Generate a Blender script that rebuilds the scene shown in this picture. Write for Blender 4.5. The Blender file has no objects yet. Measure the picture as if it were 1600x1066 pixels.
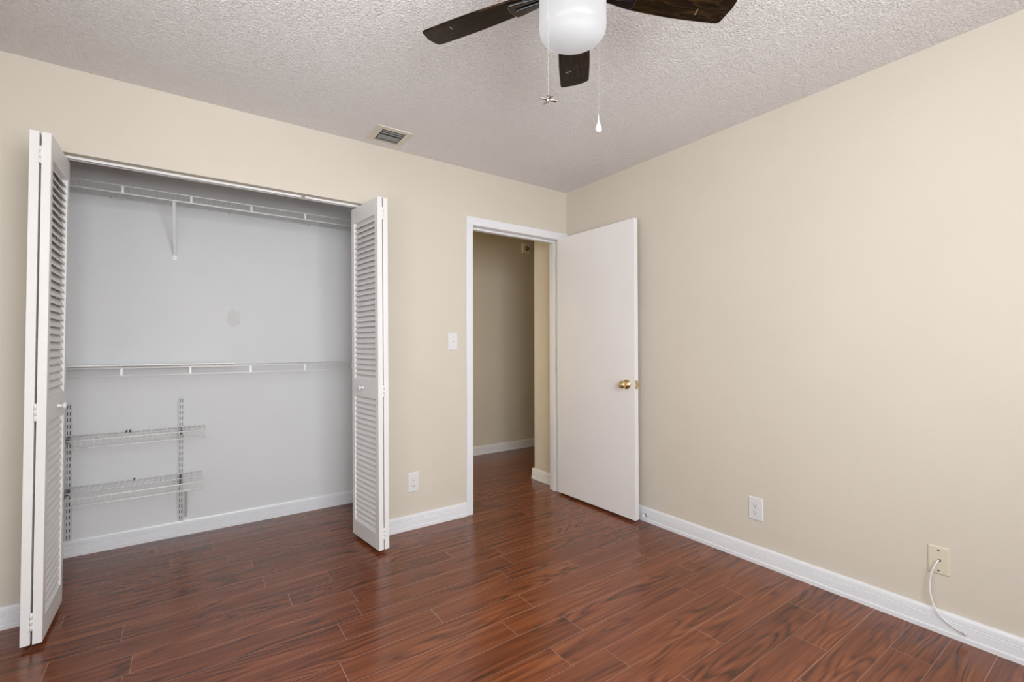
import bpy, bmesh, math, random
from mathutils import Vector, Matrix
PI = math.pi
scene = bpy.context.scene
C = scene.collection
random.seed(7)

# ------------------------------------------------------------------ camera
YAW, PITCH, ROLL, FPX = 0.6150222514, 0.0106200095, -0.0019300208, 722.938
CAM = Vector((-2.5556273, -2.8398432, 1.1845833))
fwd = Vector((math.sin(YAW) * math.cos(PITCH), math.cos(YAW) * math.cos(PITCH), math.sin(PITCH)))
rgt = Vector((math.cos(YAW), -math.sin(YAW), 0))
upv = rgt.cross(fwd)
rgt2 = math.cos(ROLL) * rgt + math.sin(ROLL) * upv
up2 = -math.sin(ROLL) * rgt + math.cos(ROLL) * upv
cd = bpy.data.cameras.new('camera')
cam = bpy.data.objects.new('camera', cd)
C.objects.link(cam)
M = Matrix((rgt2, up2, -fwd)).transposed().to_4x4()
M.translation = CAM
cam.matrix_world = M
cd.sensor_width = 36.0
cd.lens = FPX / 1600 * 36.0
cd.clip_start = 0.02
scene.camera = cam

# ------------------------------------------------------------------ light and exposure
vs = scene.view_settings
vs.view_transform = 'Standard'
vs.look = 'None'
vs.gamma = 1.0
vs.use_curve_mapping = False
vs.exposure = 0.06
world = bpy.data.worlds.new('sky')
scene.world = world
world.use_nodes = True
bg = world.node_tree.nodes['Background']
bg.inputs[0].default_value = (0.80, 0.90, 1.0, 1)
bg.inputs[1].default_value = 1.0


def area(name, loc, rot, sx, sy, power, col):
    l = bpy.data.lights.new(name, 'AREA')
    l.shape = 'RECTANGLE'
    l.size, l.size_y = sx, sy
    l.energy = power
    l.color = col
    o = bpy.data.objects.new(name, l)
    o.location = loc
    o.rotation_euler = rot
    C.objects.link(o)
    return o


# daylight outside the window of the wall behind the camera; then fill added outside the left wall
area('window_daylight', (-2.15, -3.98, 1.80), (math.radians(86), 0, 0), 1.9, 1.5, 128, (0.935, 0.97, 1.0))
area('side_fill', (-3.55, -2.45, 1.55), (math.radians(90), 0, math.radians(-90)), 1.7, 1.6, 10, (0.935, 0.97, 1.0))
# upward fill added outside the left wall to brighten the ceiling
area('side_up_fill', (-3.62, -2.45, 1.0), (math.radians(140), 0, math.radians(-90)), 1.7, 0.8, 26, (0.935, 0.97, 1.0))
# light thrown up by the ground outside the window behind the camera
area('ground_light', (-2.05, -4.02, 1.0), (math.radians(140), 0, 0), 1.8, 0.8, 22, (0.935, 0.97, 1.0))
# warm lamp added at the left end of the hall to brighten it (out of sight)
area('hall_fill', (-1.15, 1.16, 1.2), (math.radians(90), 0, math.radians(-90)), 0.5, 1.6, 8.0, (1.0, 0.80, 0.40))

# ------------------------------------------------------------------ materials


def mat(name, col=(.8, .8, .8), rough=.5, metal=0.0, spec=.5, coat=0.0):
    m = bpy.data.materials.new(name)
    m.use_nodes = True
    b = m.node_tree.nodes['Principled BSDF']
    b.inputs['Base Color'].default_value = (*col, 1)
    b.inputs['Roughness'].default_value = rough
    b.inputs['Metallic'].default_value = metal
    b.inputs['Specular IOR Level'].default_value = spec
    b.inputs['Coat Weight'].default_value = coat
    return m


def nd(m, t, **kw):
    n = m.node_tree.nodes.new(t)
    for k, v in kw.items():
        setattr(n, k, v)
    return n


def lk(m, a, b):
    m.node_tree.links.new(a, b)


def objcoord(m, scale=(1, 1, 1)):
    tc = nd(m, 'ShaderNodeTexCoord')
    mp = nd(m, 'ShaderNodeMapping')
    mp.inputs['Scale'].default_value = scale
    lk(m, tc.outputs['Object'], mp.inputs['Vector'])
    return mp.outputs['Vector']


def noise(m, vec, scale, detail=2, rough=.5, dist=0.0):
    n = nd(m, 'ShaderNodeTexNoise')
    n.inputs['Scale'].default_value = scale
    n.inputs['Detail'].default_value = detail
    n.inputs['Roughness'].default_value = rough
    n.inputs['Distortion'].default_value = dist
    lk(m, vec, n.inputs['Vector'])
    return n.outputs['Fac']


def ramp(m, fac, stops):
    r = nd(m, 'ShaderNodeValToRGB')
    e = r.color_ramp.elements
    while len(e) > 1:
        e.remove(e[-1])
    e[0].position = stops[0][0]
    e[0].color = (*stops[0][1], 1)
    for p, c in stops[1:]:
        x = e.new(p)
        x.color = (*c, 1)
    lk(m, fac, r.inputs['Fac'])
    return r.outputs['Color']


def math_(m, op, a, b=None, c=None, clamp=False):
    n = nd(m, 'ShaderNodeMath', operation=op)
    n.use_clamp = clamp
    for i, v in enumerate((a, b, c)):
        if v is None:
            continue
        if isinstance(v, (int, float)):
            n.inputs[i].default_value = v
        else:
            lk(m, v, n.inputs[i])
    return n.outputs[0]


def mix(m, fac, a, b, blend='MIX'):
    n = nd(m, 'ShaderNodeMix', data_type='RGBA', blend_type=blend)
    if isinstance(fac, (int, float)):
        n.inputs['Factor'].default_value = fac
    else:
        lk(m, fac, n.inputs['Factor'])
    for s, v in ((6, a), (7, b)):
        if isinstance(v, tuple):
            n.inputs[s].default_value = (*v, 1)
        else:
            lk(m, v, n.inputs[s])
    return n.outputs[2]


def bump(m, height, strength, dist):
    b = nd(m, 'ShaderNodeBump')
    b.inputs['Strength'].default_value = strength
    b.inputs['Distance'].default_value = dist
    lk(m, height, b.inputs['Height'])
    lk(m, b.outputs['Normal'], m.node_tree.nodes['Principled BSDF'].inputs['Normal'])


def base(m, col):
    lk(m, col, m.node_tree.nodes['Principled BSDF'].inputs['Base Color'])


def paint(name, col, rough=.6, amt=.06, spec=.3):
    m = mat(name, col, rough, spec=spec)
    v = objcoord(m)
    h = noise(m, v, 130, 2, .55)
    bump(m, h, amt, .004)
    big = noise(m, v, 1.7, 3, .6)
    c2 = tuple(x * .965 for x in col)
    base(m, ramp(m, big, [(.3, c2), (.7, col)]))
    return m


M_WALL = paint('cream_wall_paint', (.64, .580, .494), .62)
M_CLOSET = paint('white_closet_paint', (.70, .70, .705), .6)
M_TRIM = mat('white_gloss_trim', (.76, .76, .78), .32)
M_DOOR = paint('white_door_paint', (.79, .765, .765), .42, .03, .45)
M_LOUVER = mat('white_louver_paint', (.77, .75, .735), .4)
M_PLASTIC = mat('white_plastic', (.71, .70, .70), .3)
M_IVORY = mat('ivory_plastic', (.66, .60, .47), .35)
M_DARK = mat('dark_slot', (.03, .025, .02), .6)
M_SCREW = mat('plate_screw', (.55, .53, .5), .35, .6)
M_WIRE = mat('white_vinyl_wire', (.80, .80, .78), .35)
M_STANDARD = mat('white_enamel_steel', (.60, .605, .61), .35)
M_BLACKSTEEL = mat('black_steel', (.025, .025, .028), .4)
M_BRASS = mat('polished_brass', (.76, .58, .30), .2, 1.0)
M_CHROME = mat('brushed_nickel', (.62, .58, .54), .2, 1.0)
M_GLASSBALL = mat('frosted_pull_knob', (.60, .59, .57), .3)
M_CHAIN = mat('fine_bead_chain', (.42, .40, .38), .5)
M_GLOSSBLACK = mat('gloss_black_metal', (.012, .011, .011), .12, .3)
M_VENT = mat('vent_enamel', (.66, .62, .53), .4)
M_VENTSLAT = mat('vent_slat_grey', (.25, .265, .26), .4)
M_ALU = mat('white_track_steel', (.80, .80, .79), .3)
M_HINGE = mat('painted_hinge', (.80, .79, .77), .35)
M_OPAL = bpy.data.materials.new('opal_glass')
M_OPAL.use_nodes = True
t = M_OPAL.node_tree
t.nodes.remove(t.nodes['Principled BSDF'])
df = t.nodes.new('ShaderNodeBsdfDiffuse')
df.inputs['Color'].default_value = (.40, .40, .405, 1)
tl = t.nodes.new('ShaderNodeBsdfTranslucent')
tl.inputs['Color'].default_value = (.96, .96, .965, 1)
gs = t.nodes.new('ShaderNodeBsdfGlossy')
gs.inputs['Roughness'].default_value = .3
m1 = t.nodes.new('ShaderNodeMixShader')
m1.inputs[0].default_value = .78
m2 = t.nodes.new('ShaderNodeMixShader')
m2.inputs[0].default_value = .03
t.links.new(df.outputs[0], m1.inputs[1])
t.links.new(tl.outputs[0], m1.inputs[2])
t.links.new(m1.outputs[0], m2.inputs[1])
t.links.new(gs.outputs[0], m2.inputs[2])
t.links.new(m2.outputs[0], t.nodes['Material Output'].inputs[0])
M_RUBBER = mat('white_rubber', (.85, .85, .85), .5)
M_SENSOR = mat('cream_sensor_plastic', (.70, .66, .56), .4)
M_BOARD = mat('white_melamine', (.82, .81, .79), .4)
M_CABLE = mat('white_cable_jacket', (.82, .80, .78), .38)

# stained patch on the closet wall
m = M_CLOSET
b_ = m.node_tree.nodes['Principled BSDF']
old = b_.inputs['Base Color'].links[0].from_socket
geo = nd(m, 'ShaderNodeNewGeometry')
sub = nd(m, 'ShaderNodeVectorMath', operation='SUBTRACT')
sub.inputs[1].default_value = (-2.293, .75, 1.372)
lk(m, geo.outputs['Position'], sub.inputs[0])
scl = nd(m, 'ShaderNodeVectorMath', operation='MULTIPLY')
scl.inputs[1].default_value = (1.0, 2, .75)
lk(m, sub.outputs[0], scl.inputs[0])
ln = nd(m, 'ShaderNodeVectorMath', operation='LENGTH')
lk(m, scl.outputs[0], ln.inputs[0])
nz = noise(m, geo.outputs['Position'], 28, 3, .6)
dsum = math_(m, 'ADD', ln.outputs['Value'], math_(m, 'MULTIPLY', math_(m, 'SUBTRACT', nz, .5), .06))
msk = math_(m, 'SUBTRACT', 1.0, math_(m, 'SMOOTH_MIN', 1.0, math_(m, 'MULTIPLY', math_(m, 'MAXIMUM', math_(m, 'SUBTRACT', dsum, .036), 0.0), 110), .1), clamp=True)
base(m, mix(m, math_(m, "MULTIPLY", msk, .5), old, (.57, .545, .53)))

# sprayed ceiling texture
M_CEIL = mat('sprayed_ceiling', (.92, .895, .885), .8, spec=.25)
v = objcoord(M_CEIL)
n1 = noise(M_CEIL, v, 120, 3, .6, .5)
n2 = noise(M_CEIL, v, 60, 2, .5, .4)
h = math_(M_CEIL, 'ADD', math_(M_CEIL, 'MULTIPLY', n1, .75), math_(M_CEIL, 'MULTIPLY', n2, .3))
rh = ramp(M_CEIL, h, [(.42, (0, 0, 0)), (.60, (.5, .5, .5)), (.74, (1, 1, 1))])
bump(M_CEIL, rh, .85, .0085)

# laminate floor
M_FLOOR = mat('cherry_laminate', (.2, .06, .03), .2, spec=.55)
m = M_FLOOR
uv = nd(m, 'ShaderNodeUVMap', uv_map='UVMap')
sd = nd(m, 'ShaderNodeUVMap', uv_map='seed')
sx = nd(m, 'ShaderNodeSeparateXYZ')
lk(m, uv.outputs[0], sx.inputs[0])
ss = nd(m, 'ShaderNodeSeparateXYZ')
lk(m, sd.outputs[0], ss.inputs[0])
U, V = sx.outputs[0], sx.outputs[1]
S1, S2 = ss.outputs[0], ss.outputs[1]


def comb(x, y, z):
    c = nd(m, 'ShaderNodeCombineXYZ')
    for i, q in enumerate((x, y, z)):
        if isinstance(q, (int, float)):
            c.inputs[i].default_value = q
        else:
            lk(m, q, c.inputs[i])
    return c.outputs[0]


Us = math_(m, 'ADD', U, math_(m, 'MULTIPLY', S1, 40))
Vs = math_(m, 'ADD', V, math_(m, 'MULTIPLY', S2, 30))
g1 = noise(m, comb(math_(m, 'MULTIPLY', Us, 1.25), math_(m, 'MULTIPLY', Vs, 9.5), S1), 1.0, 1.2, .35, .25)
rings = math_(m, 'FRACT', math_(m, 'MULTIPLY', g1, 11.0))
ringd = math_(m, 'POWER', math_(m, 'ABSOLUTE', math_(m, 'SUBTRACT', math_(m, 'MULTIPLY', rings, 2), 1)), 2.0)
rmask = ramp(m, noise(m, comb(math_(m, 'MULTIPLY', Us, 2.1), math_(m, 'MULTIPLY', Vs, 8), S2), 1.0, 1, .5), [(.42, (0, 0, 0)), (.60, (1, 1, 1))])
fib = noise(m, comb(math_(m, 'MULTIPLY', Us, 7), math_(m, 'MULTIPLY', Vs, 300), S2), 1.0, 3, .6)
strk = noise(m, comb(math_(m, 'MULTIPLY', Us, 1.6), math_(m, 'MULTIPLY', Vs, 62), S1), 1.0, 3, .6, .15)
blot = noise(m, comb(math_(m, 'MULTIPLY', Us, 3.6), math_(m, 'MULTIPLY', Vs, 21), S2), 1.0, 2, .5, .5)
knot = ramp(m, blot, [(.62, (0, 0, 0)), (.74, (1, 1, 1))])
fac = math_(m, 'ADD', math_(m, 'MULTIPLY', fib, .30), math_(m, 'MULTIPLY', strk, .62))
fac = math_(m, 'ADD', fac, math_(m, 'MULTIPLY', math_(m, 'MULTIPLY', math_(m, 'SUBTRACT', .35, ringd), rmask), .30))
fac = math_(m, 'SUBTRACT', fac, math_(m, 'MULTIPLY', knot, .13))
fac = math_(m, 'ADD', fac, math_(m, 'MULTIPLY', math_(m, 'SUBTRACT', S2, .5), .12))
wood = ramp(m, fac, [(.10, (.036, .0115, .0055)), (.30, (.090, .025, .0105)), (.46, (.165, .045, .0165)),
                     (.62, (.235, .069, .025)), (.85, (.33, .112, .044))])
# pale worn bevel along the plank edges
dV = math_(m, 'MINIMUM', V, math_(m, 'SUBTRACT', .1283, V))
dU = math_(m, 'MINIMUM', U, math_(m, 'SUBTRACT', .82, U))
dE = math_(m, 'MINIMUM', dV, dU)
edge = math_(m, 'SUBTRACT', 1.0, math_(m, 'DIVIDE', dE, .0015), clamp=True)
wear = noise(m, comb(math_(m, 'MULTIPLY', Us, 1.6), math_(m, 'MULTIPLY', Vs, 3), 0.3), 1.0, 2, .5)
wearm = ramp(m, wear, [(.34, (.28, .28, .28)), (.56, (1, 1, 1))])
edgem = math_(m, 'MULTIPLY', edge, wearm)
col = mix(m, math_(m, 'MULTIPLY', edgem, .75), wood, (.58, .36, .27))
base(m, col)
bb = m.node_tree.nodes['Principled BSDF']
rg = math_(m, 'ADD', .15, math_(m, 'MULTIPLY', blot, .12))
lk(m, rg, bb.inputs['Roughness'])
bump(m, math_(m, 'SUBTRACT', math_(m, 'MULTIPLY', fib, .05), math_(m, 'MULTIPLY', edge, 1.0)), .25, .0012)

# dark walnut fan blades
M_BLADE = mat('dark_walnut', (.03, .02, .01), .3, spec=.10)
m = M_BLADE
v = objcoord(m)
mp = nd(m, 'ShaderNodeMapping')
mp.inputs['Scale'].default_value = (3.5, 22, 22)
lk(m, v, mp.inputs['Vector'])
w1 = noise(m, mp.outputs[0], 1.0, 3, .5, .6)
w2 = math_(m, 'FRACT', math_(m, 'MULTIPLY', w1, 9))
mp2 = nd(m, 'ShaderNodeMapping')
mp2.inputs['Scale'].default_value = (6, 260, 260)
lk(m, v, mp2.inputs['Vector'])
w3 = noise(m, mp2.outputs[0], 1.0, 2, .5)
wf = math_(m, 'ADD', math_(m, 'MULTIPLY', w2, .55), math_(m, 'MULTIPLY', w3, .45))
base(m, ramp(m, wf, [(.2, (.005, .0026, .001)), (.55, (.014, .0072, .0024)), (.85, (.046, .022, .007))]))

M_PANE = bpy.data.materials.new('window_glass')
M_PANE.use_nodes = True
t = M_PANE.node_tree
for n in list(t.nodes):
    if n.type != 'OUTPUT_MATERIAL':
        t.nodes.remove(n)
tr = t.nodes.new('ShaderNodeBsdfTransparent')
gl = t.nodes.new('ShaderNodeBsdfGlossy')
gl.inputs['Roughness'].default_value = .02
mx = t.nodes.new('ShaderNodeMixShader')
mx.inputs[0].default_value = .06
t.links.new(tr.outputs[0], mx.inputs[1])
t.links.new(gl.outputs[0], mx.inputs[2])
t.links.new(mx.outputs[0], t.nodes['Material Output'].inputs[0])

# ------------------------------------------------------------------ mesh helpers


class MB:
    def __init__(s):
        s.bm = bmesh.new()
        s.mi = 0

    def face(s, vs, smooth=False):
        try:
            f = s.bm.faces.new(vs)
        except ValueError:
            return None
        f.material_index = s.mi
        f.smooth = smooth
        return f

    def box(s, x0, x1, y0, y1, z0, z1):
        v = [s.bm.verts.new((x, y, z)) for x in (x0, x1) for y in (y0, y1) for z in (z0, z1)]
        for q in ((0, 1, 3, 2), (4, 6, 7, 5), (0, 4, 5, 1), (2, 3, 7, 6), (0, 2, 6, 4), (1, 5, 7, 3)):
            s.face([v[i] for i in q])
        return v

    def tube(s, pts, r, n=6, cap=True):
        pts = [Vector(p) for p in pts]
        rings = []
        prev = None
        for i, p in enumerate(pts):
            a = pts[max(0, i - 1)]
            b = pts[min(len(pts) - 1, i + 1)]
            t = (b - a).normalized()
            if prev is None:
                ref = Vector((0, 0, 1)) if abs(t.z) < .9 else Vector((1, 0, 0))
                x = t.cross(ref).normalized()
            else:
                x = (prev - t * prev.dot(t)).normalized()
            prev = x
            y = t.cross(x)
            rr = r[i] if isinstance(r, (list, tuple)) else r
            rings.append([s.bm.verts.new(p + rr * (math.cos(2 * PI * k / n) * x + math.sin(2 * PI * k / n) * y)) for k in range(n)])
        for a, b in zip(rings, rings[1:]):
            for k in range(n):
                s.face([a[k], a[(k + 1) % n], b[(k + 1) % n], b[k]], True)
        if cap:
            s.face(rings[0][::-1])
            s.face(rings[-1])

    def lathe(s, prof, o=(0, 0, 0), ax=(0, 0, 1), n=32, smooth=True):
        """prof: (radius, height along ax)"""
        ax = Vector(ax).normalized()
        ref = Vector((0, 0, 1)) if abs(ax.z) < .9 else Vector((1, 0, 0))
        x = ax.cross(ref).normalized()
        y = ax.cross(x)
        o = Vector(o)
        rings = []
        for r, h in prof:
            if r < 1e-6:
                rings.append([s.bm.verts.new(o + ax * h)])
            else:
                rings.append([s.bm.verts.new(o + ax * h + r * (math.cos(2 * PI * k / n) * x + math.sin(2 * PI * k / n) * y)) for k in range(n)])
        for a, b in zip(rings, rings[1:]):
            for k in range(n):
                k2 = (k + 1) % n
                if len(a) == 1 and len(b) == 1:
                    continue
                if len(a) == 1:
                    s.face([a[0], b[k2], b[k]], smooth)
                elif len(b) == 1:
                    s.face([a[k], a[k2], b[0]], smooth)
                else:
                    s.face([a[k], a[k2], b[k2], b[k]], smooth)

    def sweep(s, prof, a, b, out):
        """profile of (offset along out, z) swept straight from a to b (2D points)"""
        a = Vector((a[0], a[1], 0))
        b = Vector((b[0], b[1], 0))
        out = Vector((out[0], out[1], 0))
        r0 = [s.bm.verts.new(a + out * o + Vector((0, 0, z))) for o, z in prof]
        r1 = [s.bm.verts.new(b + out * o + Vector((0, 0, z))) for o, z in prof]
        n = len(prof)
        for i in range(n):
            j = (i + 1) % n
            s.face([r0[i], r0[j], r1[j], r1[i]])
        s.face(r0[::-1])
        s.face(r1)

    def poly(s, pts, d):
        """extrude a polygon (3D points) by vector d"""
        d = Vector(d)
        a = [s.bm.verts.new(Vector(p)) for p in pts]
        b = [s.bm.verts.new(Vector(p) + d) for p in pts]
        s.face(a[::-1])
        s.face(b)
        for i in range(len(a)):
            j = (i + 1) % len(a)
            s.face([a[i], a[j], b[j], b[i]])


BASE = {}


def put(name, mb, mats, parent=None, bevel=0.0, seg=2, org=None):
    me = bpy.data.meshes.new(name)
    if parent is not None:
        o0 = BASE[parent.name]
        bmesh.ops.translate(mb.bm, verts=mb.bm.verts, vec=-o0)
    elif org is not None:
        o0 = Vector(org)
        bmesh.ops.translate(mb.bm, verts=mb.bm.verts, vec=-o0)
    else:
        o0 = Vector((0, 0, 0))
    bmesh.ops.recalc_face_normals(mb.bm, faces=mb.bm.faces)
    mb.bm.to_mesh(me)
    mb.bm.free()
    if not isinstance(mats, (list, tuple)):
        mats = [mats]
    for x in mats:
        me.materials.append(x)
    o = bpy.data.objects.new(name, me)
    C.objects.link(o)
    if parent is not None:
        o.parent = parent
    else:
        o.location = o0
    BASE[o.name] = o0
    if bevel:
        b = o.modifiers.new('bevel', 'BEVEL')
        b.width = bevel
        b.segments = seg
        b.limit_method = 'ANGLE'
        b.angle_limit = math.radians(35)
    return o


def tag(o, label, cat, group=None, kind=None):
    o['label'] = label
    o['category'] = cat
    if group:
        o['group'] = group
    if kind:
        o['kind'] = kind
    return o


def thing(name, loc, label, cat, group=None, kind=None):
    o = bpy.data.objects.new(name, None)
    o.empty_display_size = .1
    o.location = loc
    C.objects.link(o)
    BASE[o.name] = Vector(loc)
    return tag(o, label, cat, group, kind)


def struct(name, mb, m, label, cat, bevel=0.0):
    return tag(put(name, mb, m, bevel=bevel), label, cat, kind='structure')


# ------------------------------------------------------------------ room shell
H = 2.44
XL, YB = -3.26, -3.68        # left wall and wall behind the camera
T = .12
CLX0, CLX1, CLY = -3.20, -1.45, .75     # closet inside
OPX0, OPX1, OPZ = -3.09, -1.575, 2.058  # closet opening
DX0, DX1, DZ = -.911, -.070, 2.052      # doorway
HY0, HY1, HX1 = .43, 1.50, 2.3          # hall

# floor: one mesh of separate planks
mb = MB()
bm = mb.bm
uvl = bm.loops.layers.uv.new('UVMap')
sdl = bm.loops.layers.uv.new('seed')
PW, PL, Y0 = .1283, .82, -1.045
joint = {2: -2.018, 1: -1.648, 0: -2.078, 4: -1.895, 5: -2.149, 7: -2.227, -3: -1.382, -1: -1.44, -4: -1.21, -6: -1.095}
FX0, FX1 = XL - .02, HX1 + .02
rnd = random.Random(11)
for k in range(-21, 21):
    ya, yb = Y0 + (k - 1) * PW, Y0 + k * PW
    # row k covers ya..yb ; the joints measured in the picture fix some rows
    j = joint.get(k, -2.0 + rnd.random() * PL)
    x = j - math.ceil((j - FX0) / PL) * PL
    while x < FX1:
        xa, xb = max(x, FX0), min(x + PL, FX1)
        ylo, yhi = max(ya, YB - .02), min(yb, HY1 + .02)
        if xb - xa > .001 and yhi - ylo > .001:
            vsx = [bm.verts.new((px, py, 0)) for px, py in ((xa, ylo), (xb, ylo), (xb, yhi), (xa, yhi))]
            f = bm.faces.new(vsx)
            s1, s2 = rnd.random(), rnd.random()
            for lp in f.loops:
                lp[uvl].uv = (lp.vert.co.x - x, lp.vert.co.y - ya)
                lp[sdl].uv = (s1, s2)
        x += PL
mb.box(FX0, FX1, YB - .02, HY1 + .02, -.08, -.004)
struct('floor', mb, M_FLOOR, 'reddish brown laminate plank floor of the room, closet and hall', 'floor')

mb = MB()
mb.box(XL - .02, HX1 + .02, YB - .02, HY1 + .02, H, H + .08)
struct('ceiling', mb, M_CEIL, 'grey white ceiling with sprayed bumpy texture', 'ceiling')

# front wall (closet and doorway)
mb = MB()
mb.box(XL - T, OPX0, 0, T, 0, H)
mb.box(OPX0, OPX1, 0, T, OPZ, H)
mb.box(OPX1, DX0, 0, T, 0, H)
mb.box(DX0, DX1, 0, T, DZ, H)
mb.box(DX1, 0, 0, T, 0, H)
struct('wall_front', mb, M_WALL, 'cream wall holding the closet opening and the doorway', 'wall')
mb = MB()
mb.box(0, T, YB - T, HY0, 0, H)
struct('wall_right', mb, M_WALL, 'long blank cream wall at the right of the door', 'wall')
LY0, LY1 = -3.30, -1.60
mb = MB()
mb.box(XL - T, XL, YB - T, LY0, 0, H)
mb.box(XL - T, XL, LY1, 0, 0, H)
mb.box(XL - T, XL, LY0, LY1, 0, .66)
mb.box(XL - T, XL, LY0, LY1, 2.34, H)
struct('wall_left', mb, M_WALL, 'cream wall at the left side of the room, out of view', 'wall')
WX0, WX1, WZ0, WZ1 = -3.12, -1.18, .95, 2.34
mb = MB()
mb.box(XL, WX0, YB - T, YB, 0, H)
mb.box(WX1, 0, YB - T, YB, 0, H)
mb.box(WX0, WX1, YB - T, YB, 0, WZ0)
mb.box(WX0, WX1, YB - T, YB, WZ1, H)
struct('wall_back', mb, M_WALL, 'cream wall with the window behind the viewer', 'wall')
# closet walls
mb = MB()
mb.box(CLX0 - .1, CLX1 + .1, CLY, CLY + .08, 0, H)
struct('wall_closet_back', mb, M_CLOSET, 'white back wall inside the closet', 'wall')
mb = MB()
mb.box(CLX0 - .1, CLX0, T, CLY, 0, H)
struct('wall_closet_left', mb, M_CLOSET, 'white left end wall inside the closet', 'wall')
mb = MB()
mb.box(CLX1, CLX1 + .1, T, CLY, 0, H)
struct('wall_closet_right', mb, M_CLOSET, 'white right end wall inside the closet', 'wall')
# hall walls
mb = MB()
mb.box(CLX1 + .1, HX1, HY1, HY1 + .08, 0, H)
struct('wall_hall_far', mb, M_WALL, 'dim tan wall of the hall seen through the doorway', 'wall')
mb = MB()
mb.box(T, HX1, HY0 - T, HY0, 0, H)
struct('wall_hall_near', mb, M_WALL, 'cream hall wall beside the room corner', 'wall')
mb = MB()
mb.box(HX1, HX1 + .08, HY0 - T, HY1 + .08, 0, H)
struct('wall_hall_end', mb, M_WALL, 'cream wall closing the end of the hall, out of view', 'wall')
mb = MB()
mb.box(CLX1 + .1, CLX1 + .18, CLY + .08, HY1, 0, H)
struct('wall_hall_left', mb, M_WALL, 'cream wall closing the left of the hall, out of view', 'wall')

# window behind the camera
mb = MB()
for a in ((WX0, WX1, WZ0, WZ0 + .05), (WX0, WX1, WZ1 - .05, WZ1), (WX0, WX0 + .05, WZ0 + .05, WZ1 - .05), (WX1 - .05, WX1, WZ0 + .05, WZ1 - .05)):
    mb.box(a[0], a[1], YB - .10, YB - .04, a[2], a[3])
xm = (WX0 + WX1) / 2
mb.box(xm - .025, xm + .025, YB - .10, YB - .04, WZ0 + .05, WZ1 - .05)
win = struct('window_1', mb, M_TRIM, 'white framed sliding window in the wall behind the viewer', 'window')
mb = MB()
mb.box(WX0 + .05, xm - .025, YB - .072, YB - .068, WZ0 + .05, WZ1 - .05)
mb.box(xm + .025, WX1 - .05, YB - .072, YB - .068, WZ0 + .05, WZ1 - .05)
put('pane', mb, M_PANE, win)
mb = MB()
mb.box(WX0 - .03, WX1 + .03, YB - .04, YB + .05, WZ0 - .025, WZ0 + .002)
put('sill', mb, M_TRIM, win)

mb = MB()
for a in ((LY0, LY1, .66, .71), (LY0, LY1, 2.29, 2.34), (LY0, LY0 + .05, .71, 2.29), (LY1 - .05, LY1, .71, 2.29), (-2.475, -2.425, .71, 2.29)):
    mb.box(XL - .10, XL - .04, a[0], a[1], a[2], a[3])
added_win = struct('added_window', mb, M_TRIM, 'added white framed window in the left wall, out of view', 'window')  # unseen window added so fill light can enter from the left
mb = MB()
mb.box(XL - .072, XL - .068, LY0 + .05, -2.475, .71, 2.29)
mb.box(XL - .072, XL - .068, -2.425, LY1 - .05, .71, 2.29)
put('pane', mb, M_PANE, added_win)

# baseboards
BP = [(0, 0), (.0215, 0), (.0215, .0175), (.0195, .0195), (.0150, .0205), (.0150, .0225), (.0165, .0240), (.0160, .0520), (.0130, .0535), (.0130, .0550), (.0155, .0565), (.0152, .0605), (.0118, .0620),
      (.0118, .0635), (.0140, .0655), (.0125, .082), (.0095, .090), (.006, .0925), (0, .0925)]


def baseboard(name, runs, label):
    mb = MB()
    for a, b, out in runs:
        mb.sweep(BP, a, b, out)
    return struct(name, mb, M_TRIM, label, 'baseboard')


baseboard('baseboard_front', [((XL, 0), (OPX0, 0), (0, -1)), ((OPX1, 0), (-.945, 0), (0, -1))], 'white moulded baseboard under the cream closet wall')
baseboard('baseboard_right', [((0, -.0), (0, YB), (-1, 0))], 'long white moulded baseboard along the right wall')
baseboard('baseboard_closet', [((CLX0, CLY), (CLX1, CLY), (0, -1)), ((CLX0, T), (CLX0, CLY - .0215), (1, 0)), ((CLX1, T), (CLX1, CLY - .0215), (-1, 0))], 'white baseboard along the closet back wall')
baseboard('baseboard_hall', [((CLX1 + .18, HY1), (HX1, HY1), (0, -1))], 'white baseboard along the far hall wall')
baseboard('baseboard_corner', [((0, T), (0, HY0 + .0215), (-1, 0)), ((-.0, HY0), (HX1, HY0), (0, 1))], 'short white baseboard on the hall corner just past the doorway')
baseboard('baseboard_left', [((XL, -.0215), (XL, YB), (1, 0))], 'white baseboard along the left wall, out of view')
baseboard('baseboard_back', [((XL + .0215, YB), (-.0215, YB), (0, 1))], 'white baseboard along the wall behind the viewer')

# door casing and jamb
mb = MB()
CP = .016
mb.box(-.947, DX0 + .0145, -CP, 0, 0, 2.0415)
mb.box(-.947, -.001, -CP, 0, 2.0415, 2.100)
mb.box(DX1 - .010, -.022, -CP, 0, 0, 2.0415)
struct('trim_1', mb, M_TRIM, 'white casing around the bedroom doorway', 'door trim', bevel=.003)
mb = MB()
mb.box(DX0 - .002, DX0 + .016, 0, T, 0, DZ)
mb.box(DX1 - .012, DX1 + .002, 0, T, 0, DZ)
mb.box(DX0 + .016, DX1 - .012, 0, T, 2.040, DZ)
mb.box(DX0 + .016, DX0 + .027, .042, .080, 0, 2.040)
mb.box(DX1 - .023, DX1 - .012, .042, .080, 0, 2.040)
mb.box(DX0 + .027, DX1 - .023, .042, .080, 2.026, 2.040)
struct('trim_2', mb, M_TRIM, 'white jamb and stop lining the bedroom doorway', 'door trim', bevel=.001)

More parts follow.
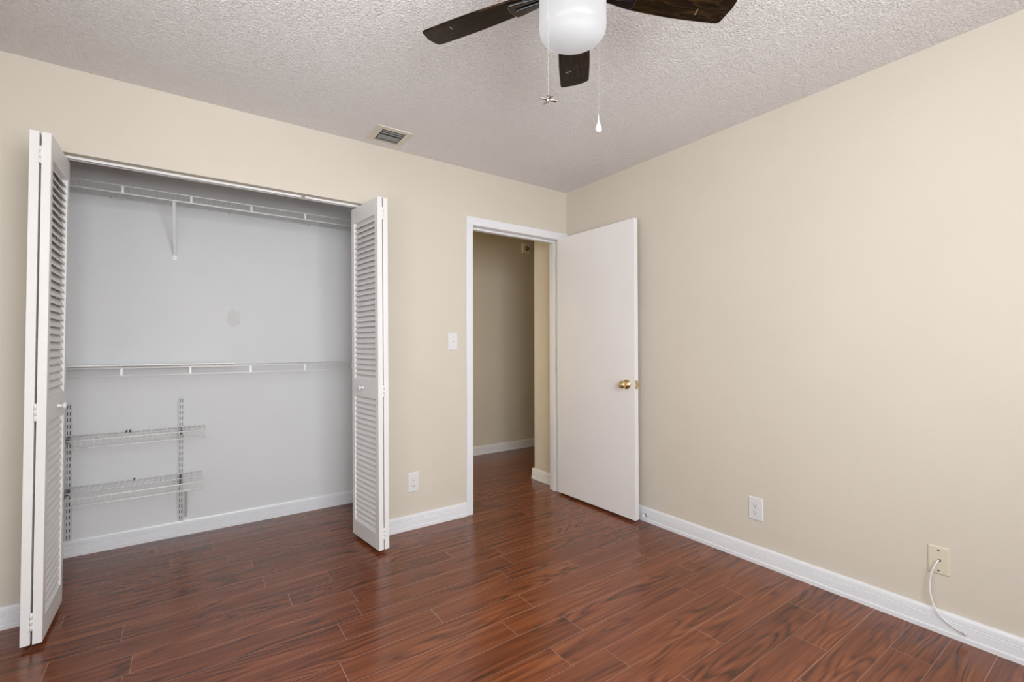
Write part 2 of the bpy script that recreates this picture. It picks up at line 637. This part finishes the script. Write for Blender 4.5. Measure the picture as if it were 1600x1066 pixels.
# ------------------------------------------------------------------ bedroom door leaf
LX = -.1125
door = thing('door_1', (LX + .019, -.012, 0), 'plain white flush door standing open beside the right wall', 'door', kind='structure')
mb = MB()
mb.box(LX, LX + .036, -.787, -.014, .017, 2.043)
put('leaf', mb, M_DOOR, door, bevel=.0015)
kz, ky = .922, -.720
mb = MB()
mb.lathe([(0, 0), (.033, 0), (.033, .004), (.028, .009), (.014, .012), (.012, .026), (.016, .031), (.024, .036), (.0265, .044), (.0265, .052),
          (.023, .060), (.012, .0635), (0, .064)], (LX, ky, kz), (-1, 0, 0), 32)
kn = put('door_knob', mb, M_BRASS, door)
kn['label'] = 'brass door knob on the room side'
mb = MB()
mb.lathe([(.0105, .0632), (.0105, .0655), (.003, .066), (0, .066)], (LX, ky, kz), (-1, 0, 0), 20)
put('lock_button', mb, M_BRASS, kn)
mb = MB()
mb.lathe([(0, 0), (.033, 0), (.033, .004), (.026, .008), (.012, .010), (.012, .012), (.02, .016), (.021, .026), (0, .028)], (LX + .036, ky, kz), (1, 0, 0), 24)
put('door_knob', mb, M_BRASS, door)
mb = MB()
mb.box(LX + .006, LX + .030, -.7885, -.7865, kz - .028, kz + .028)
mb.box(LX + .012, LX + .024, -.797, -.788, kz - .009, kz + .009)
lp = put('latch_plate', mb, M_BRASS, door, bevel=.0008)
lp['label'] = 'brass latch on the door edge'
for z in (.22, 1.03, 1.84):
    mb = MB()
    mb.tube([(LX + .006, -.007, z - .045), (LX + .006, -.007, z + .045)], .0045, 10)
    mb.box(LX - .001, LX + .030, -.0145, -.0125, z - .044, z + .044)
    put('hinge', mb, M_HINGE, door)

door.rotation_euler = (0, 0, .0125)

# door stop on the right baseboard
ds = thing('door_stop', (-.0155, -.81, .05), 'small white tipped spring door stop on the baseboard behind the open door', 'door stop')
mb = MB()
mb.lathe([(0, 0), (.010, 0), (.010, .004), (.006, .006)], (-.0155, -.81, .046), (-1, 0, 0), 16)
sp = [(-.0195 - .025 * i / 60, -.81 + .005 * math.cos(i * .63), .046 + .005 * math.sin(i * .63)) for i in range(61)]
mb.tube(sp, .0009, 5)
put('spring', mb, M_CHROME, ds)
mb = MB()
mb.lathe([(0, .027), (.008, .027), (.0085, .038), (.006, .041), (0, .041)], (-.0155, -.81, .046), (-1, 0, 0), 16)
t_ = put('rubber_tip', mb, M_RUBBER, ds)
t_['label'] = 'white rubber tip'

# ------------------------------------------------------------------ bifold closet doors
PWID, PTH, PZ0, PZ1 = .362, .0285, .020, 2.040


def panel(thg, x, y0, sgn, louver, knob_z=None, knob_y=None):
    """panel standing in the y direction from y0 (front) to y0+PWID; x = middle; sgn = side of the room face (+1/-1 along x)"""
    x0, x1 = x - PTH / 2, x + PTH / 2
    y1 = y0 + PWID
    S = .038
    mb = MB()
    mb.box(x0, x1, y0, y0 + S, PZ0, PZ1)
    mb.box(x0, x1, y1 - S, y1, PZ0, PZ1)
    for a, b in ((PZ0, .112), (.880, .985), (1.945, PZ1)):
        mb.box(x0, x1, y0 + S, y1 - S, a, b)
    pn = put('panel', mb, M_LOUVER, thg, bevel=.0015)
    for a, b in ((.112, .880), (.985, 1.945)):
        mb = MB()
        n = round((b - a) / .0318)
        pz = (b - a) / n
        for i in range(n):
            zc = a + (i + .5) * pz
            # slat: outer edge low, inner edge high
            xo, xi = x + sgn * PTH * .34, x - sgn * PTH * .30
            dz, th = .0155, .0075
            pts = [(xo, y0 + S - .002, zc - dz - th / 2), (xo, y0 + S - .002, zc - dz + th / 2), (xi, y0 + S - .002, zc + dz + th / 2), (xi, y0 + S - .002, zc + dz - th / 2)]
            mb.poly(pts, (0, PWID - 2 * S + .004, 0))
        put('louvers', mb, M_LOUVER, pn)
    if knob_z:
        mb = MB()
        xf = x + sgn * PTH / 2
        mb.lathe([(0, -.001), (.009, -.001), (.0085, .004), (.006, .010), (.0065, .014), (.0135, .019), (.0155, .023), (.0145, .027), (.008, .030), (0, .0305)],
                 (xf, knob_y, knob_z), (sgn, 0, 0), 24)
        put('knob', mb, M_PLASTIC, pn)
    return pn


def bifold(xa, xb, y0, room_a, room_b, knob_on, ky, kz, label, tilt, rz):
    """two panels folded together, hinged at the front edge"""
    xm = (xa + xb) / 2
    th = thing('bifold_door', (xm, y0 + PWID, PZ0), label, 'closet door', 'louvered bifold closet doors')
    panel(th, xa, y0, room_a, True, kz if knob_on == 0 else None, ky)
    panel(th, xb, y0, room_b, True, kz if knob_on == 1 else None, ky)
    for z in (.110, .926, 1.948):
        mb = MB()
        mb.box(xa + PTH / 2 - .006, xb - PTH / 2 + .006, y0 - .0022, y0 - .0004, z - .035, z + .035)
        for q in range(3):
            mb.tube([(xm, y0 - .0035, z - .034 + q * .023), (xm, y0 - .0035, z - .0125 + q * .023)], .0042, 10)
        put('hinge', mb, M_HINGE, th)
    mb = MB()
    px = xa if knob_on == 1 else xb
    mb.tube([(px, y0 + PWID - .03, PZ1 - .002), (px, y0 + PWID - .03, PZ1 + .010)], .005, 8)
    mb.tube([(px, y0 + PWID - .03, .003), (px, y0 + PWID - .03, PZ0 + .002)], .005, 8)
    put('pivot_pin', mb, M_CHROME, th)
    th.rotation_euler = (0, tilt, rz)
    return th


# left pair: pivot panel by the jamb, lead panel towards the opening
bifold(-3.0595, -3.0250, -.271, -1, 1, 1, -.075, .930, 'white louvered bifold door folded at the left end of the closet', .0072, 0.0)
bifold(-1.680, -1.6455, -.249, -1, 1, 0, -.048, .937, 'white louvered bifold door folded at the right end of the closet', -.0068, .118)

# track under the closet header
mb = MB()
TZ = 2.0475
mb.box(OPX0, OPX1, .046, .048, TZ, OPZ)
mb.box(OPX0, OPX1, .074, .076, TZ, OPZ)
mb.box(OPX0, OPX1, .048, .074, OPZ - .003, OPZ)
mb.box(OPX0, OPX1, .048, .054, TZ, TZ + .002)
mb.box(OPX0, OPX1, .068, .074, TZ, TZ + .002)
tr_ = thing('door_track', ((OPX0 + OPX1) / 2, .049, OPZ), 'white metal bifold door track under the closet header', 'door track')
put('rail', mb, M_ALU, tr_)
mb = MB()
mb.box(-2.010, -1.990, .043, .046, TZ - .001, TZ + .008)
put('clip', mb, M_CHROME, tr_)

# ------------------------------------------------------------------ closet shelving


def shelf(x0, x1, yf, yb, z, lip, bent, label, group, links=(), span=.0254, wr=.0012, clips=(), clipm=None):
    th = thing('wire_shelf', ((x0 + x1) / 2, yb, z), label, 'shelf', group)
    mb = MB()
    n = int((x1 - x0) / span)
    for i in range(n + 1):
        x = x0 + .004 + i * (x1 - x0 - .008) / n
        pts = [(x, yb, z + .0022), (x, yf, z + .0022)]
        if bent:
            pts += [(x, yf - .003, z - .002), (x, yf - .004, z - lip)]
        mb.tube(pts, wr, 5)
    put('cross_wires', mb, M_WIRE, th)
    mb = MB()
    for y, zz, r in ((yb, z, .0030), (yf, z, .0034), (yf, z - lip, .0034)):
        mb.tube([(x0, y, zz - .001), (x1, y, zz - .001)], r, 8)
    mid = yf + (yb - yf) * .5
    mb.tube([(x0, mid, z - .001), (x1, mid, z - .001)], .0024, 8)
    for lx in links:
        mb.box(lx - .0055, lx + .0055, yf - .002, yf + .002, z - lip, z)
    put('frame_rods', mb, M_WIRE, th)
    for cx in clips:
        mb = MB()
        mb.box(cx - .0045, cx + .0045, yb - .004, CLY, z - .006, z + .006)
        put('wall_clip', mb, clipm, th, bevel=.002)
    return th


LK = (-3.146, -2.838, -2.53, -2.222, -1.91, -1.60)


def brace(th, x, ztop, yf, zbot):
    """diagonal support of folded steel with a small foot on the wall"""
    mb = MB()
    a = Vector((x, yf, ztop - .006))
    b = Vector((x, CLY - .008, zbot + .012))
    d = (b - a).normalized()
    nrm = Vector((1, 0, 0)).cross(d)
    w = .007
    prof = [(-w, 0), (w, 0), (w, .010), (w - .0015, .010), (w - .0015, .0015), (-w + .0015, .0015), (-w + .0015, .010), (-w, .010)]
    mb.poly([a + Vector((1, 0, 0)) * px + nrm * py for px, py in prof], b - a)
    mb.box(x - .010, x + .010, CLY - .008, CLY - .0005, zbot - .012, zbot + .016)
    mb.tube([(x - .01, yf, ztop - .003), (x + .01, yf, ztop - .003)], .005, 8)
    br = put('brace', mb, M_WIRE, th)
    mb = MB()
    mb.lathe([(.0035, 0), (.0035, .0015), (0, .002)], (x, CLY - .008, zbot), (0, -1, 0), 12)
    put('screw', mb, M_SCREW, br)


t1 = shelf(CLX0 + .004, CLX1 - .004, .445, .742, 2.066, .042, False, 'long white wire shelf across the top of the closet', 'wire closet shelves', LK, wr=.0009, clips=(-2.917, -2.322, -1.822), clipm=M_SCREW)
brace(t1, -2.612, 2.026, .447, 1.740)
t2 = shelf(CLX0 + .004, CLX1 - .004, .445, .742, 1.068, .042, False, 'long white wire shelf across the closet at eye level', 'wire closet shelves', LK, wr=.0009, clips=(-2.854, -1.88), clipm=M_SCREW)
t3 = shelf(-3.19, -2.450, .528, .729, .681, .042, True, 'short white wire shelf, upper of the two on slotted standards', 'wire closet shelves', clips=(-2.838, -2.821), clipm=M_BLACKSTEEL)
t4 = shelf(-3.19, -2.462, .445, .729, .391, .038, True, 'short white wire shelf, lower of the two on slotted standards', 'wire closet shelves', clips=(-2.80,), clipm=M_BLACKSTEEL)
brace(t4, -2.548, .352, .447, .097)

# thin board lying on the eye level shelf
mb = MB()
mb.box(CLX0 + .01, -2.29, .640, .735, 1.0725, 1.082)
tag(put('shelf_board', mb, M_BOARD, org=(-2.75, .69, 1.0725), bevel=.001), 'narrow white board lying on the left half of the eye level shelf', 'board')

for sxp, lab in ((-3.089, 'white slotted wall standard at the left of the small shelves'), (-2.574, 'white slotted wall standard at the right of the small shelves')):
    st = thing('shelf_standard', (sxp, CLY, .08), lab, 'shelf standard', 'slotted shelf standards')
    mb = MB()
    yo = CLY - .016
    z0, z1 = .095, .862
    mb.box(sxp - .0125, sxp + .0125, yo, yo + .002, z0, z1)
    mb.box(sxp - .0125, sxp - .0105, yo + .002, CLY, z0, z1)
    mb.box(sxp + .0105, sxp + .0125, yo + .002, CLY, z0, z1)
    put('channel', mb, M_STANDARD, st)
    mb = MB()
    for i in range(21):
        zc = z0 + .018 + i * .0365
        for dx in (-.0055, .0055):
            mb.box(sxp + dx - .0018, sxp + dx + .0018, yo - .0004, yo + .0012, zc - .0105, zc + .0105)
    sl = put('slots', mb, M_DARK, st)
    sl['label'] = 'two dark rows of slots'
    for zz in (z1 - .012, z0 + .007):
        mb = MB()
        mb.lathe([(.004, 0), (.003, .0012), (0, .0015)], (sxp, yo, zz), (0, -1, 0), 10)
        put('screw', mb, M_SCREW, st)
for sxp, side in ((-3.089, 'left'), (-2.574, 'right')):
    for zt, yf, which in ((.681, .53, 'upper'), (.391, .45, 'lower')):
        mb = MB()
        z = zt - .0035
        yo = CLY - .0165
        mb.poly([(sxp - .0035, yo, z), (sxp - .0035, yf + .01, z), (sxp - .0035, yf + .01, z - .010), (sxp - .0035, yo - .02, z - .030), (sxp - .0035, yo, z - .045)], (.007, 0, 0))
        o = put('shelf_bracket', mb, M_BLACKSTEEL, org=(sxp, yo, z))
        tag(o, 'black bracket under the %s small shelf on the %s slotted standard' % (which, side), 'shelf bracket', 'shelf brackets')

# ------------------------------------------------------------------ wall plates


def plate_axes(wall):
    if wall == 'A':   # front wall: right = +x, out = -y
        return (Vector((1, 0, 0)), Vector((0, -1, 0)))
    return (Vector((0, -1, 0)), Vector((-1, 0, 0)))


def lbox(mb, c, R, O, u0, u1, d0, d1, z0, z1):
    vs = mb.box(u0, u1, d0, d1, z0, z1)
    for v_ in vs:
        v_.co = c + R * v_.co.x + O * v_.co.y + Vector((0, 0, v_.co.z))


def plate(mb, c, R, O, w, h, d=.006):
    a, b = w / 2, h / 2
    e = .0045
    lo = [c + R * x + Vector((0, 0, z)) for x, z in ((-a, -b), (a, -b), (a, b), (-a, b))]
    mi = [q + O * (d * .45) for q in lo]
    hi = [c + O * d + R * x + Vector((0, 0, z)) for x, z in ((-a + e, -b + e), (a - e, -b + e), (a - e, b - e), (-a + e, b - e))]
    L = [[mb.bm.verts.new(q) for q in r] for r in (lo, mi, hi)]
    for r0, r1 in zip(L, L[1:]):
        for i in range(4):
            j = (i + 1) % 4
            mb.face([r0[i], r0[j], r1[j], r1[i]])
    mb.face(L[2])
    mb.face(L[0][::-1])


def screw(mb, c, R, O, z, d):
    mb.lathe([(.0034, 0), (.0028, .001), (0, .0013)], c + O * d + Vector((0, 0, z)), O, 12)


def outlet(wall, c, w, h, label):
    R, O = plate_axes(wall)
    c = Vector(c)
    th = thing('electrical_outlet', c, label, 'outlet', 'wall outlets')
    mb = MB()
    plate(mb, c, R, O, w, h)
    put('cover_plate', mb, M_PLASTIC, th, bevel=.001)
    for zz in (.0195, -.0195):
        mb = MB()
        pts = []
        for k in range(24):
            a = 2 * PI * k / 24
            x, z = .0172 * math.cos(a), .0172 * math.sin(a)
            z = max(-.0135, min(.0135, z))
            pts.append(c + O * .0055 + R * x + Vector((0, 0, zz + z)))
        mb.poly(pts, O * .0025)
        rc = put('receptacle', mb, M_PLASTIC, th)
        mb = MB()
        lbox(mb, c, R, O, -.0078, -.0052, .0078, .0083, zz - .001, zz + .0075)
        lbox(mb, c, R, O, .0052, .0074, .0078, .0083, zz - .000, zz + .0068)
        mb.lathe([(.0029, .0078), (.0029, .0083), (0, .0083)], c + Vector((0, 0, zz - .0075)), O, 12)
        put('slots', mb, M_DARK, rc)
    mb = MB()
    screw(mb, c, R, O, 0, .006)
    put('screw', mb, M_SCREW, th)
    return th


outlet('B', (0, -1.533, .2915), .080, .125, 'white outlet low on the right wall beyond the open door')
outlet('A', (-1.337, 0, .300), .078, .126, 'white outlet low on the wall between closet and doorway')

c = Vector((-1.049, 0, 1.216))
R, O = plate_axes('A')
th = thing('light_switch', c, 'white toggle light switch at the left of the doorway', 'light switch')
mb = MB()
plate(mb, c, R, O, .072, .120)
put('cover_plate', mb, M_PLASTIC, th, bevel=.001)
mb = MB()
lbox(mb, c, R, O, -.0052, .0052, .0055, .0072, -.0125, .0125)
mb.poly([c + O * .007 + R * -.0045 + Vector((0, 0, -.009)), c + O * .007 + R * -.0045 + Vector((0, 0, .004)), c + O * .019 + R * -.0045 + Vector((0, 0, .010)),
         c + O * .0195 + R * -.0045 + Vector((0, 0, .004))], R * .009)
put('toggle', mb, M_PLASTIC, th)
for zz in (.030, -.030):
    mb = MB()
    screw(mb, c, R, O, zz, .006)
    put('screw', mb, M_SCREW, th)

c = Vector((0, -2.2850, .2935))
R, O = plate_axes('B')
th = thing('cable_plate', c, 'ivory cable wall plate low on the right wall with a white cable', 'wall plate')
mb = MB()
plate(mb, c, R, O, .071, .115)
put('cover_plate', mb, M_IVORY, th, bevel=.001)
for zz in (.042, -.042):
    mb = MB()
    mb.lathe([(.0036, 0), (.0030, .0012), (0, .0014)], c + O * .006 + Vector((0, 0, zz)), O, 12)
    s_ = put('screw', mb, M_DARK, th)
mb = MB()
mb.lathe([(.0055, .0060), (.0055, .0066), (0, .0066)], c + R * .0035 + Vector((0, 0, .001)), O, 16)
put('cable_hole', mb, M_DARK, th)


def spline(pts, n=10):
    pts = [Vector(p) for p in pts]
    P = [pts[0]] + pts + [pts[-1]]
    out = []
    for i in range(1, len(P) - 2):
        for k in range(n):
            t = k / n
            a, b, c_, d = P[i - 1], P[i], P[i + 1], P[i + 2]
            out.append(.5 * ((2 * b) + (c_ - a) * t + (2 * a - 5 * b + 4 * c_ - d) * t * t + (3 * b - a - 3 * c_ + d) * t ** 3))
    out.append(pts[-1])
    return out


cb = thing('coaxial_cable', (-.006, -2.2855, .294), 'white cable hanging from the ivory plate down past the baseboard', 'cable')
mb = MB()
cab = spline([(-.0072, -2.2870, .2950), (-.017, -2.2845, .292), (-.025, -2.277, .272), (-.027, -2.2665, .235), (-.027, -2.2625, .175), (-.0265, -2.272, .118),
              (-.026, -2.294, .076), (-.0255, -2.332, .050), (-.025, -2.356, .0415)])
mb.tube(cab, .0028, 10)
put('cord', mb, M_CABLE, cb)
mb = MB()
d_ = (cab[-1] - cab[-4]).normalized()
mb.lathe([(.0033, -.002), (.0050, 0), (.0050, .010), (.0060, .010), (.0060, .018), (.004, .018), (.0035, .0195), (0, .0195)], cab[-1] - d_ * .002, d_, 12)
cn = put('connector', mb, M_PLASTIC, cb)

# small device on the far hall wall
sc = Vector((.702, HY1, 2.327))
th = thing('wall_sensor', sc, 'small square wall device with a dark round centre high in the hall', 'wall device')
mb = MB()
mb.box(sc.x - .055, sc.x + .055, HY1 - .032, HY1, sc.z - .058, sc.z + .058)
put('housing', mb, M_SENSOR, th, bevel=.008, seg=3)
mb = MB()
mb.lathe([(.026, 0), (.026, .003), (.021, .005), (.012, .003), (.011, .006), (0, .007)], (sc.x + .006, HY1 - .032, sc.z), (0, -1, 0), 24)
put('grille', mb, M_DARK, th)
mb = MB()
mb.lathe([(.009, .006), (.008, .010), (0, .011)], (sc.x + .006, HY1 - .032, sc.z), (0, -1, 0), 16)
put('button', mb, M_SENSOR, th)

# ------------------------------------------------------------------ ceiling vent
vx0, vx1, vy0, vy1 = -1.672, -1.462, -.285, -.082
ix0, ix1, iy0, iy1 = -1.632, -1.493, -.250, -.092
th = thing('ceiling_vent', ((vx0 + vx1) / 2, (vy0 + vy1) / 2, H), 'square metal air vent with grey slats in the ceiling by the closet wall', 'vent')
mb = MB()
z0, z1 = H - .007, H
mb.box(vx0, ix0, vy0, vy1, z0, z1)
mb.box(ix1, vx1, vy0, vy1, z0, z1)
mb.box(ix0, ix1, vy0, iy0, z0, z1)
mb.box(ix0, ix1, iy1, vy1, z0, z1)
put('frame', mb, M_VENT, th, bevel=.002)
mb = MB()
mb.box(ix0, ix1, iy0, iy1, H - .0012, H - .0002)
put('duct_opening', mb, M_DARK, th)
for yc, w in ((-.230, .012), (-.204, .010), (-.152, .050), (-.106, .013)):
    mb = MB()
    mb.poly([(ix0 + .006, yc - w / 2, H - .0030), (ix0 + .006, yc - w / 2, H - .0042), (ix0 + .006, yc + w / 2, H - .0062), (ix0 + .006, yc + w / 2, H - .0050)], (ix1 - ix0 - .012, 0, 0))
    put('slat', mb, M_VENTSLAT, th)
for sx_, sy_ in ((-1.477, -.135), (-1.652, -.190)):
    mb = MB()
    mb.lathe([(.004, 0), (.003, .0015), (0, .002)], (sx_, sy_, z0), (0, 0, -1), 10)
    put('screw', mb, M_SCREW, th)

# ------------------------------------------------------------------ ceiling fan
FCX, FCY, FZ, FPH, FPIT = -1.631, -1.842, 2.240, .8081, -.2215
fan = thing('ceiling_fan', (FCX, FCY, H), 'dark bladed ceiling fan with a white drum light hanging from the ceiling', 'ceiling fan')
o = (FCX, FCY, 0)
mb = MB()
mb.lathe([(0, 2.44), (.075, 2.44), (.078, 2.40), (.070, 2.385), (.085, 2.375), (.105, 2.36), (.112, 2.33), (.112, 2.285), (.098, 2.262), (.070, 2.255), (0, 2.255)], o, (0, 0, 1), 48)
put('motor_housing', mb, M_GLOSSBLACK, fan)
mb = MB()
mb.lathe([(0, 2.256), (.080, 2.256), (.084, 2.250), (.084, 2.232), (.090, 2.226), (.0995, 2.222), (.0995, 2.205), (.085, 2.203), (0, 2.203)], o, (0, 0, 1), 48)
put('light_fitter', mb, M_GLOSSBLACK, fan)
mb = MB()
mb.lathe([(0, 2.2028), (.086, 2.2028), (.086, 2.2005), (0, 2.2005)], o, (0, 0, 1), 48)
put('shade_reflector', mb, M_PLASTIC, fan)  # unseen white disc added inside the shade to brighten its bottom
mb = MB()
gb = 2.083
prof = [(.094, 2.215), (.0975, 2.210), (.0975, gb + .032)]
for k in range(1, 9):
    a = k / 8 * PI / 2
    prof.append((.0975 - .030 + .030 * math.cos(a), gb + .030 - .026 * math.sin(a)))
prof += [(.045, gb + .0015), (.02, gb + .0003), (0, gb)]
mb.lathe(prof, o, (0, 0, 1), 64)
gl_ = put('lamp_shade', mb, M_OPAL, fan)
gl_['label'] = 'white opal glass drum shade'

# blade (built once along +x, then copied)
mb = MB()
out = []
side = [(.150, .040), (.19, .0475), (.24, .052), (.30, .0560), (.36, .0580), (.42, .0583), (.475, .0575)]
top = [(s, w) for s, w in side]
Ra, Rb = .5068, .5146
tipa = [(Ra - .012, .0570), (Ra - .004, .0545), (Ra + .0006, .048)]
tipb = [(Rb + .0035, .0), (Rb + .0030, -.030), (Rb - .0, -.048), (Rb - .004, -.0545), (Rb - .013, -.0570)]
pl = top + tipa + [(.5125, .025)] + tipb + [(s, -w) for s, w in reversed(side)]
cp, sp_ = math.cos(FPIT), math.sin(FPIT)
ctr = Vector((FCX, FCY, FZ))
nv = Vector((0, -sp_, cp))


def bpt(s, t, d=0.0):
    return ctr + Vector((s, t * cp, t * sp_)) + nv * d


mb.poly([bpt(s, t, -.003) for s, t in pl], nv * .006)
blade = put('blade', mb, M_BLADE, fan, bevel=.0015)
blade.rotation_euler = (0, 0, FPH)
mb = MB()
arm = [(.085, .024), (.13, .030), (.165, .037), (.195, .040), (.2, .034), (.205, .0), (.2, -.034), (.195, -.040), (.165, -.037), (.13, -.030), (.085, -.024)]
mb.poly([bpt(s, t, -.0125) for s, t in arm], nv * .009)
mb.poly([bpt(s, t, -.0175) for s, t in ((.09, .009), (.15, .011), (.182, .010), (.188, 0), (.182, -.010), (.15, -.011), (.09, -.009))], nv * .006)
mb.poly([bpt(.07, -.022, .0), bpt(.07, .022, .0), bpt(.105, .022, -.006), bpt(.105, -.022, -.006)], nv * .012)
iron = put('blade_iron', mb, M_GLOSSBLACK, blade, bevel=.003)
iron['label'] = 'gloss black blade arm'
mb = MB()
mb.poly([bpt(.4085, .015, -.0042), bpt(.4115, .015, -.0042), bpt(.4115, .035, -.0042), bpt(.4085, .035, -.0042)], nv * .0014)
pstrip = put('pale_strip', mb, M_CHROME, blade)  # short pale strip across the blade underside
for k in range(1, 5):
    b2 = blade.copy()
    C.objects.link(b2)
    b2.parent = fan
    b2.rotation_euler = (0, 0, FPH + k * 2 * PI / 5)
    i2 = iron.copy()
    C.objects.link(i2)
    i2.parent = b2
    s2_ = pstrip.copy()
    C.objects.link(s2_)
    s2_.parent = b2

# pull chains
ch = Vector((-1.7385, -1.8585, 0))
mb = MB()
mb.tube([(FCX - .098, FCY - .012, 2.2135), (ch.x - .001, ch.y, 2.2125), (ch.x, ch.y, 2.209), (ch.x, ch.y, 1.872)], .00042, 6)
p1 = put('pull_chain', mb, M_CHAIN, fan)
mb = MB()
mb.lathe([(0, 1.877), (.0025, 1.877), (.0045, 1.871), (.0045, 1.863), (.002, 1.858), (0, 1.858)], (ch.x, ch.y, 0), (0, 0, 1), 14)
for k in range(4):
    a = YAW * -1 + .35 + k * PI / 2
    d = Vector((math.cos(a), math.sin(a), 0))
    n_ = Vector((-d.y, d.x, 0))
    q = Vector((ch.x, ch.y, 1.865))
    mb.poly([q + d * .004 + n_ * .003, q + d * .024 + n_ * .0045 - Vector((0, 0, .001)), q + d * .026 - Vector((0, 0, .001)), q + d * .024 - n_ * .0045 + Vector((0, 0, .001)), q + d * .004 - n_ * .003], (0, 0, .0016))
f1 = put('pull_charm', mb, M_CHROME, p1)
f1['label'] = 'small metal fan shaped charm'
ch = Vector((-1.530, -1.847, 0))
mb = MB()
mb.tube([(FCX + .098, FCY - .004, 2.2135), (ch.x - .001, ch.y, 2.2125), (ch.x, ch.y, 2.209), (ch.x, ch.y, 1.885)], .00042, 6)
p2 = put('pull_chain', mb, M_CHAIN, fan)
mb = MB()
mb.lathe([(0, 1.889), (.0018, 1.889), (.0022, 1.870), (.0035, 1.866), (.0085, 1.853), (.0098, 1.845), (.0085, 1.838), (.004, 1.8345), (0, 1.834)], (ch.x, ch.y, 0), (0, 0, 1), 20)
f2 = put('pull_knob', mb, M_GLASSBALL, p2)
f2['label'] = 'white teardrop pull knob'
